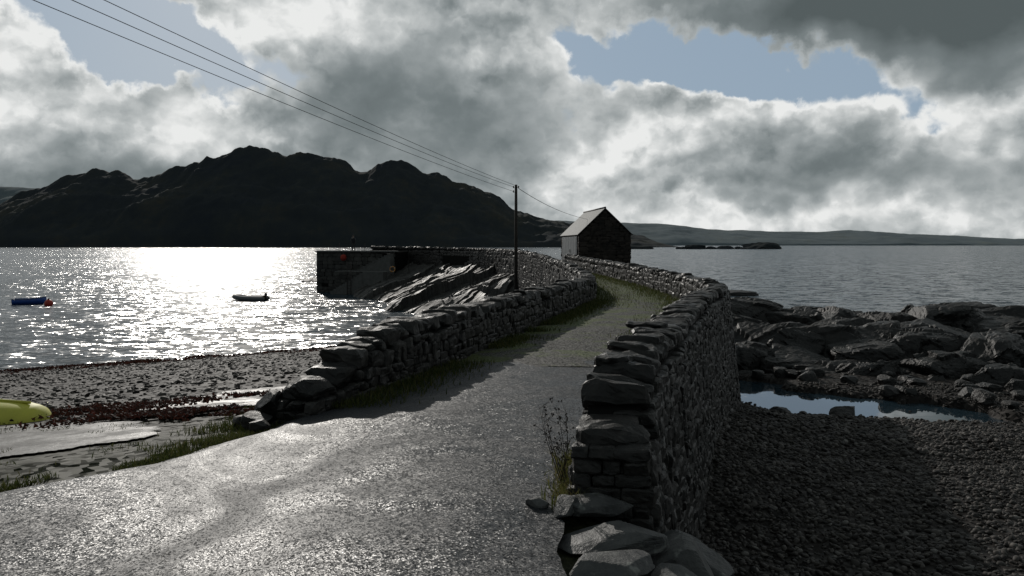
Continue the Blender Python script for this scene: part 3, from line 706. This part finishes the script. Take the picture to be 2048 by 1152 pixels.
obj('jacket',me,flat('dark_cloth',(.012,.013,.016),.9),parent=person)
# ------------------------------------------------------------------ boats
def hull(Ln,B,Hh,ns=14,nr=9,bow=1.0,trans=.75,blunt=False):
    V=[];F=[]
    for i in range(ns):
        t=i/(ns-1);x=(t-.5)*Ln
        if blunt:
            t2=-math.cos(t*math.pi);x=t2*Ln/2;f=max(.02,(1-abs(t2)**5)**.5)
            for j in range(nr):
                a=(j/(nr-1)-.5)*math.pi
                V.append((x,B/2*f*math.sin(a),Hh*(1-(.35+.65*f)*math.cos(a)**.8*min(1,f*1.6))))
            continue
        w=B/2*(trans+(1-trans)*math.sin(min(1,t*1.6)*math.pi/2)) if t<.55 else B/2*max(0.02,math.cos((t-.55)/.45*math.pi/2)**.7)
        sh=Hh*(1+.28*max(0,t-.4)**1.5*2);ke=Hh*.35*max(0,(t-.6)/.4)**2
        for j in range(nr):
            a=(j/(nr-1)-.5)*math.pi
            V.append((x,w*math.sin(a),ke+(sh-ke)*(1-math.cos(a)**.75)))
    for i in range(ns-1):
        for j in range(nr-1):F.append((i*nr+j,i*nr+j+1,(i+1)*nr+j+1,(i+1)*nr+j))
    F.append(tuple(range(nr)))
    return V,F
def solid(me,th):
    import bmesh
    bm=bmesh.new();bm.from_mesh(me);bmesh.ops.recalc_face_normals(bm,faces=bm.faces);bmesh.ops.solidify(bm,geom=bm.faces[:],thickness=th);bm.to_mesh(me);bm.free();return me
M_blue=flat('blue_paint',(.015,.07,.32),.45);M_wood=flat('wood_seat',(.12,.09,.05),.7);M_grey=flat('grey_tube',(.12,.125,.13),.65);M_yel=flat('yellow_paint',(.55,.53,.07),.6,var=.15,sc=3)
bt=empty('rowing_boat',(-45,69.5,-.12),'small blue dinghy moored in the bay','boat');bt.rotation_euler=(0,0,.35)
V,F=hull(2.7,1.3,.6);mb=MB();mb.add(V,F);obj('hull',solid(mb.me('hull',True),.04),M_blue,parent=bt)
for x in(-.7,.2,.8):
    mb=MB();mb.box((x,0,.42),(.13,.52-.2*max(0,x),.02));obj('seat',mb.me('seat'),M_wood,parent=bt)
mb=MB();ns=14;pts=[]
for i in range(ns):
    v=V[i*9];pts.append((v[0],v[1],v[2]+.01))
for i in range(ns-1,-1,-1):
    v=V[i*9+8];pts.append((v[0],v[1],v[2]+.01))
mb.tube(pts,.035,6)
obj('gunwale',mb.me('gunwale',True),flat('pale_trim',(.1,.14,.22),.5),parent=bt)
ib=empty('inflatable_boat',(-26.0,74,-.05),'grey inflatable dinghy with outboard engine on a mooring','boat');ib.rotation_euler=(0,0,math.pi-.1)
mb=MB();pts=[(-1.7,-.6,.25),(-.8,-.62,.25),(.5,-.62,.28),(1.2,-.42,.36),(1.6,0,.42),(1.2,.42,.36),(.5,.62,.28),(-.8,.62,.25),(-1.7,.6,.25)]
pts=[tuple(p) for p in crom([np.array(p) for p in pts],5)];mb.tube(pts,[.12]+[.23]*(len(pts)-2)+[.12],12);obj('tube',mb.me('tube',True),M_grey,parent=ib)
mb=MB();mb.box((-.1,0,.14),(1.4,.45,.04));obj('floor_board',mb.me('floor_board'),M_blk,parent=ib)
mb=MB();mb.box((-1.45,0,.32),(.03,.42,.22));obj('transom',mb.me('transom'),M_wood,parent=ib)
mb=MB();mb.box((0,0,.36),(.14,.55,.025));obj('seat',mb.me('seat'),M_wood,parent=ib)
mb=MB();mb.lathe([(.001,.75),(.1,.73),(.14,.6),(.13,.45),(.05,.4),(.05,-.2),(.001,-.2)],(-1.6,0,0.05),10);obj('outboard_engine',mb.me('outboard_engine',True),M_blk,parent=ib)
yb=empty('kayak',(-7.35,9.2,Tf(-6.5,9.2)+.29),'upturned yellow boat hull lying on the grass','kayak');yb.rotation_euler=(math.pi,0,-.05)
V,F=hull(3.4,.85,.31,ns=30,nr=15,blunt=True);mb=MB();mb.add(V,F);obj('hull',solid(mb.me('hull',True),.02),M_yel,parent=yb)
mb=MB();mb.tube([(-1.45,0,.03),(-.5,0,-.015),(.8,0,-0.015),(1.45,0,.03)],.018,6);obj('keel',mb.me('keel',True),M_yel,parent=yb)
# ------------------------------------------------------------------ hut
hut=empty('stone_hut',(6.74,54,4.05),'small dark stone hut with pale corrugated gable roof','hut');hut.rotation_euler=(0,0,math.radians(5.3))
W2,LL,He,Hr=1.86,8.0,2.32,4.1
Vh=[(-W2,0,-.3),(W2,0,-.3),(W2,0,He),(0,0,Hr-.06),(-W2,0,He)];n=5
Vb=[(x,LL,z) for x,y,z in Vh]
mb=MB();mb.add([(x*.97,y+.05,z) for x,y,z in Vh]+[(x*.97,y-.05,z) for x,y,z in Vb],[(0,1,2,3,4),(9,8,7,6,5),(1,0,5,6),(2,1,6,7),(4,3,8,9),(3,2,7,8),(0,4,9,5)])
wl=obj('wall',mb.me('wall'),M_core,parent=hut)
C=[];H=[];A=[];r=np.random.RandomState(77)
z=-.2
while z<Hr-.1:
    h=r.uniform(.14,.26);lim=W2 if z<He-.1 else W2*(Hr-z-h)/(Hr-He)
    x=-lim
    while x<lim-.05:
        l=min(r.uniform(.25,.7),lim-x)
        C.append((x+l/2,0.02+r.normal()*.012,z+h/2));H.append((l/2*1.04,.1,h/2*1.05));A.append(np.eye(3));x+=l
    if z<He-.15:
        for sx in(-1,1):
            y=0
            while y<LL:
                l=min(r.uniform(.25,.7),LL-y+.01)
                C.append((sx*(W2-.03+r.normal()*.012),y+l/2,z+h/2));H.append((l/2*1.04,.1,h/2*1.05));A.append(np.array([[0,1,0],[1,0,0],[0,0,1.]]))
                y+=l
    z+=h
V,F=stones(C,H,A,n=3,k=12,cuts=3,cutc=(.9,1.25),rough=.04,seed=5)
obj('stonework',mesh('stonework',V,F,False),stonemat('hut_stone',(.013,.012,.011),(.06,.05,.043),fine=4,lichen=.15,rough=.8,spec=.2),parent=wl)
M_roof,nt,b=newmat('corrugated_sheet');tc=N(nt,'ShaderNodeTexCoord');n1=noise(nt,tc.outputs['Object'],1.4,5,.6)
L(nt,ramp(nt,n1,[(.3,(.13,.14,.142)),(.6,(.18,.19,.19)),(.8,(.11,.1,.09))]),b.inputs['Base Color']);b.inputs['Roughness'].default_value=.7;b.inputs['Specular IOR Level'].default_value=.25
NC=120;mb=MB()
for sx in(-1,1):
    Vv=[];Ff=[]
    for i in range(NC+1):
        y=-.15+(LL+.3)*i/NC;c_=.022*math.sin(i*math.pi/1.5)
        for a_ in(0,.33,.66,1):
            x=sx*(W2+.16)*a_;zz=Hr+.03-(Hr-He)*(W2+.16)/W2*a_+c_
            Vv.append((x,y,zz))
    for i in range(NC):
        for k_ in range(3):
            q=(i*4+k_,i*4+k_+1,(i+1)*4+k_+1,(i+1)*4+k_);Ff.append(q if sx<0 else q[::-1])
    mb.add(Vv,Ff)
roof=obj('roof',mb.me('roof',True),M_roof,parent=hut)
mb=MB();mb.tube([(0,-.17,Hr+.07),(0,LL+.17,Hr+.07)],.06,8)
for sx in(-1,1): mb.tube([(0,-.12,Hr+.01),(sx*(W2+.16),-.12,He-.14)],.035,6)
obj('ridge_cap',mb.me('ridge_cap',True),flat('weathered_board',(.05,.05,.05),.7),parent=roof)
M_door=flat('pale_grey_paint',(.2,.215,.225),.6,var=.2,sc=3)
mb=MB()
for k_ in range(17):
    mb.box((-W2-.11-.012*(k_%2),.75+k_*.38,1.02),(.025,.185,1.06))
dr=obj('door',mb.me('door'),M_door,parent=hut)
mb=MB();mb.box((-W2-.16,3.25,1.0),(.02,.03,.12));obj('handle',mb.me('handle'),M_iron,parent=dr)
# ------------------------------------------------------------------ pole & wires
pz=3.2
pole=empty('utility_pole',(.27,50,pz),'tall wooden utility pole standing on rocks beside the wall','utility pole')
mb=MB();mb.tube([(0,0,-2.6),(0,0,3),(0,0,6.35)],[.13,.11,.09],12);obj('post',mb.me('post',True),flat('creosoted_wood',(.03,.025,.02),.9,var=.4,sc=4),parent=pole)
for dx,dz in((-.17,6.2),(.17,6.2),(-.17,5.9)):
    mb=MB();mb.lathe([(.001,.07),(.04,.06),(.05,.0),(.03,-.03),(.05,-.05),(.02,-.08),(.001,-.09)],(dx,-.02,dz),8);mb.tube([(0,0,dz-.05),(dx,-.02,dz-.05)],.015,5);obj('insulator',mb.me('insulator',True),flat('ceramic',(.1,.06,.04),.4),parent=pole)
M_wire=flat('black_cable',(.03,.03,.03),.6)
def wire(a,b_,sag,label,r_=.008):
    a=Vector(a);b_=Vector(b_);P=[]
    for i in range(41):
        t=i/40;p=a.lerp(b_,t);p.z-=sag*4*t*(1-t);P.append(p)
    mb=MB();mb.tube(P,[r_*1.5+(r_*.6-r_*1.5)*(i/40) for i in range(41)],5);obj('power_line',mb.me('power_line',True),M_wire,label=label,cat='cable',group='overhead cables')
wl_='thin black overhead cable strung from the pole'
wire((.1,50,pz+6.2),(-10.75,-8,9.9),.35,wl_);wire((.44,50,pz+6.22),(-10.8,-8,10.2),.35,wl_);wire((.1,50,pz+5.9),(-11.6,-8,9.95),.3,wl_)
wire((.44,50,pz+6.1),(6.2,57,7.4),.35,wl_,.014)
# ------------------------------------------------------------------ hills
prof=np.array([(-650,10),(-600,25),(-567,33),(-524,38),(-495,46),(-466,60),(-432,72),(-408,80),(-381,79),(-362,70),(-350,71),(-326,82),(-287,92),(-268,98),(-253,101),(-236,100),(-222,95),(-205,95),(-190,94),(-171,90),(-157,83),(-140,79),(-120,88),(-113,89),(-100,86),(-88,81),(-74,78),(-50,69),(-21,58),(-2,45),(17,36.5),(46,30.6),(75,26),(104,20),(129,15),(153,3),(185,-6)])
prof[:,0]*=2.917;prof[:,1]=(prof[:,1]-5.5)*2.917+5.5
xs=np.arange(-1900,560,4.);ys=np.concatenate([np.arange(1720,2160,6.),np.arange(2160,2600,20.)])
X,Y=np.meshgrid(xs,ys)
pr=np.interp(X*2100/np.clip(Y,2050,2150),prof[:,0],prof[:,1])
pr=pr+((ridg(X*.012,X*0+2,o=5)-.6)*24+(fbm(X*.05,X*0+5,o=3)-.5)*10)*np.clip(pr/90,0,1)-5
front=1760+60*fbm(X*.004,X*0,o=3)
t=np.clip((Y-front)/(2100-front),0,1)
env=np.where(Y<2100,np.clip(.04+.96*t**.85,0,1)*sst(-.02,.05,(Y-front)/(2100-front)),1-((Y-2100)/520)**2-.1*sst(2100,2150,Y))
rg=ridg(X*.0045,Y*.006,o=6)-.6
amp=np.where(Y<2100,(1-t)*sst(0,.25,t),0)
h=pr*env+rg*130*amp*np.clip(pr/200,0,1)+(fbm(X*.03,Y*.03,o=5)-.5)*20*sst(0,.1,t)*np.clip(pr/60,0,1)
h=np.where((Y<front),-5,h)
obj('island_hill',gridmesh('island_hill',X,Y,h),M_hill,kind='structure',label='dark rugged heather covered hill across the bay')
def range_(name,pts,yc,dep,mat,label,nz):
    pts=np.array(pts,float);xs=np.linspace(pts[0,0],pts[-1,0],420);ys=np.linspace(yc-dep,yc+dep*.6,50);X,Y=np.meshgrid(xs,ys)
    pr=np.interp(X,pts[:,0],pts[:,1]);t=(Y-yc)/dep
    h=pr*np.where(t<0,(1+t)**.8,1-t*t)+(ridg(X/nz,Y/nz,o=6)-.6)*pr*.5*np.where(t<0,-t,0)*(1+t)*3+(fbm(X/nz*4,Y/nz*4,o=4)-.5)*pr.max()*.07
    h=np.where(t<=-.98,-20,h)
    obj(name,gridmesh(name,X,Y,h),mat,kind='structure',label=label)
k9=9000/1490
fp=[(900,430),(1100,440),(1230,444),(1330,447),(1420,458),(1540,462),(1650,463),(1700,459),(1800,466),(1900,470),(2048,478),(2250,483),(2500,489)]
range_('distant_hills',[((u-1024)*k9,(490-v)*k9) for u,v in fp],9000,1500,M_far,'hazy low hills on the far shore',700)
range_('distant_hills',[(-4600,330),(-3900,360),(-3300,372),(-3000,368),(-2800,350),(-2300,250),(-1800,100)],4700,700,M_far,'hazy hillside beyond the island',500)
for i,(x,a,hh) in enumerate([(228,8,3.5),(247,14,6),(272,10,4),(290,12,4.5),(312,10,4),(338,26,9),(165,30,5)]):
    rock('islet',(x,1000+i*3,-.5),(a,a*.6,hh),400+i,M_hill,'low dark rocky islet out on the sea','rocky islets',cat='islet',amp=.3)
# ------------------------------------------------------------------ world
w=bpy.data.worlds.new("World");scene.world=w;w.use_nodes=True;nt=w.node_tree;nt.nodes.clear()
SE,SA=math.radians(23.5),math.radians(-21)
out=N(nt,'ShaderNodeOutputWorld');bg=N(nt,'ShaderNodeBackground');L(nt,bg.outputs[0],out.inputs[0]);bg.inputs[1].default_value=.1
sky=N(nt,'ShaderNodeTexSky',sky_type='NISHITA',sun_disc=False,sun_elevation=SE,sun_rotation=SA)
tc=N(nt,'ShaderNodeTexCoord');sp=N(nt,'ShaderNodeSeparateXYZ');L(nt,tc.outputs['Generated'],sp.inputs[0])
az=mth(nt,'MULTIPLY',mth(nt,'ARCTAN2',sp.outputs[0],sp.outputs[1]),57.2958)
el=mth(nt,'MULTIPLY',mth(nt,'ARCSINE',sp.outputs[2]),57.2958)
cb=N(nt,'ShaderNodeCombineXYZ');L(nt,az,cb.inputs[0]);L(nt,el,cb.inputs[1]);P0=cb.outputs[0]
d1=vmt(nt,'SCALE',vmt(nt,'SUBTRACT',noise(nt,P0,.12,3,.55,0,'2D','Color'),(.5,.5,.5)),sc=8.0)
d2=vmt(nt,'SCALE',vmt(nt,'SUBTRACT',noise(nt,P0,.8,5,.6,0,'2D','Color'),(.5,.5,.5)),sc=1.7)
P1=vmt(nt,'ADD',vmt(nt,'ADD',P0,d1),d2)
P1s=vmt(nt,'ADD',P0,d1)
def blob(vec,a,e_,rx,ry,rot=0):
    mp=N(nt,'ShaderNodeMapping',vector_type='TEXTURE');mp.inputs[1].default_value=(a,e_,0);mp.inputs[2].default_value=(0,0,math.radians(rot));mp.inputs[3].default_value=(rx,ry,1000)
    L(nt,vec,mp.inputs[0]);g=N(nt,'ShaderNodeTexGradient',gradient_type='SPHERICAL');L(nt,mp.outputs[0],g.inputs[0])
    return g.outputs[1]
def sumb(vec,base,lst):
    s=base
    for wt,a,e_,rx,ry,rot in lst:
        s=mth(nt,'MULTIPLY_ADD',blob(vec,a,e_,rx,ry,rot),wt,s)
    return s
def fld(vec,det=5):
    mp=N(nt,'ShaderNodeMapping');mp.inputs[3].default_value=(1,1.35,1);L(nt,vec,mp.inputs[0]);v=mp.outputs[0]
    a=noise(nt,v,.11,det,.52,.15,'2D')
    vo=vorn(nt,vmt(nt,'ADD',v,d2),.42);vo.inputs['Detail'].default_value=2;vo.inputs['Roughness'].default_value=.5
    return mth(nt,'SUBTRACT',a,mth(nt,'MULTIPLY',vo.outputs['Distance'],.15)),a
f0,a0=fld(P0,6.5);f1,a1=fld(vmt(nt,'ADD',P0,(-.65,1.0,0)),4.5)
cov=sumb(P1,.95,[(-3.2,-27,14.0,15,3.6,-13),(-2.8,12.5,13.6,11,4.0,-10),(-2.3,22,10.8,12,3.2,-7),(-.9,5,15.5,5,2.2,-20),(.8,-31,9,8,4,0),(.7,14,6.5,16,2.2,3),(1.0,30,17,15,4,-4),(.5,33,9,6,3,0),(-.5,14,3.4,12,.8,0)])
D=mth(nt,'ADD',cov,mth(nt,'MULTIPLY',mth(nt,'SUBTRACT',f0,.42),2.4))
def mr(v,a,b_,c_=0,d_=1,sm=True):
    m=N(nt,'ShaderNodeMapRange');m.interpolation_type='SMOOTHSTEP' if sm else 'LINEAR'
    for i,q in enumerate((a,b_,c_,d_)):m.inputs[i+1].default_value=q
    L(nt,v,m.inputs[0]);return m.outputs[0]
alpha=mr(D,-.22,.32);thick=mr(D,.05,.95)
rel=mth(nt,'SUBTRACT',f0,f1)
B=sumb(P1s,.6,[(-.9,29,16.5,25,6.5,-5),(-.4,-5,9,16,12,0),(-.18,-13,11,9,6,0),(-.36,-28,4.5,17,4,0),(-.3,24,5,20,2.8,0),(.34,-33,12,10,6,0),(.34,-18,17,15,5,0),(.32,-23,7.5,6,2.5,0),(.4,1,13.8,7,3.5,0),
   (.46,30,8.8,9,2.6,5),(.46,13,7.8,12,2.0,4),(.4,5.5,5.5,5.5,4,0),(.34,17,2.0,28,2.6,0),(.5,-20,27,20,9,0),(-.85,0,65,120,42,0)])  # last blob darkens the unseen sky overhead to reduce fill light
back=mr(sp.outputs[1],.45,-.2)  # mask for dimming unseen sky behind the camera, lowering fill on facing surfaces
lit=mth(nt,'MULTIPLY_ADD',mr(B,.2,.6),.75,.25)
B=mth(nt,'ADD',B,mth(nt,'MULTIPLY',mth(nt,'SUBTRACT',1,thick),.28))
B=mth(nt,'ADD',B,mth(nt,'MULTIPLY',mth(nt,'MULTIPLY',rel,lit),1.4))
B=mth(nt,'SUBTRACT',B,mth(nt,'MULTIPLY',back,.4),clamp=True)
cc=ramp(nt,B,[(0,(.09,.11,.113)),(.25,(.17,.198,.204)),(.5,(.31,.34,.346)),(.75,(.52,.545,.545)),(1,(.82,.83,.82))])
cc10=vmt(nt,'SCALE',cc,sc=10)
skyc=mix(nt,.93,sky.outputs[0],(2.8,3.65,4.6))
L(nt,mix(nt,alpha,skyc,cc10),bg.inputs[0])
# ------------------------------------------------------------------ sun
sl_=bpy.data.lights.new('sun','SUN');sl_.energy=2.0;sl_.angle=math.radians(.6);sl_.color=(1,.95,.88)
so=bpy.data.objects.new('sun',sl_);scene.collection.objects.link(so)
dirv=Vector((math.sin(SA)*math.cos(SE),math.cos(SA)*math.cos(SE),math.sin(SE)))
so.rotation_euler=dirv.to_track_quat('Z','Y').to_euler();so.location=(-10,30,30)
# ------------------------------------------------------------------ camera
cam=bpy.data.cameras.new('camera');co=bpy.data.objects.new('camera',cam);scene.collection.objects.link(co)
co.location=(0,0,5.5);co.rotation_euler=(math.radians(90),0,0);cam.sensor_width=36;cam.lens=36*1490/2048;cam.shift_y=-(576-490)/2048
cam.clip_start=.05;cam.clip_end=40000;scene.camera=co
scene.view_settings.view_transform='Standard';scene.view_settings.look='None';scene.view_settings.exposure=0
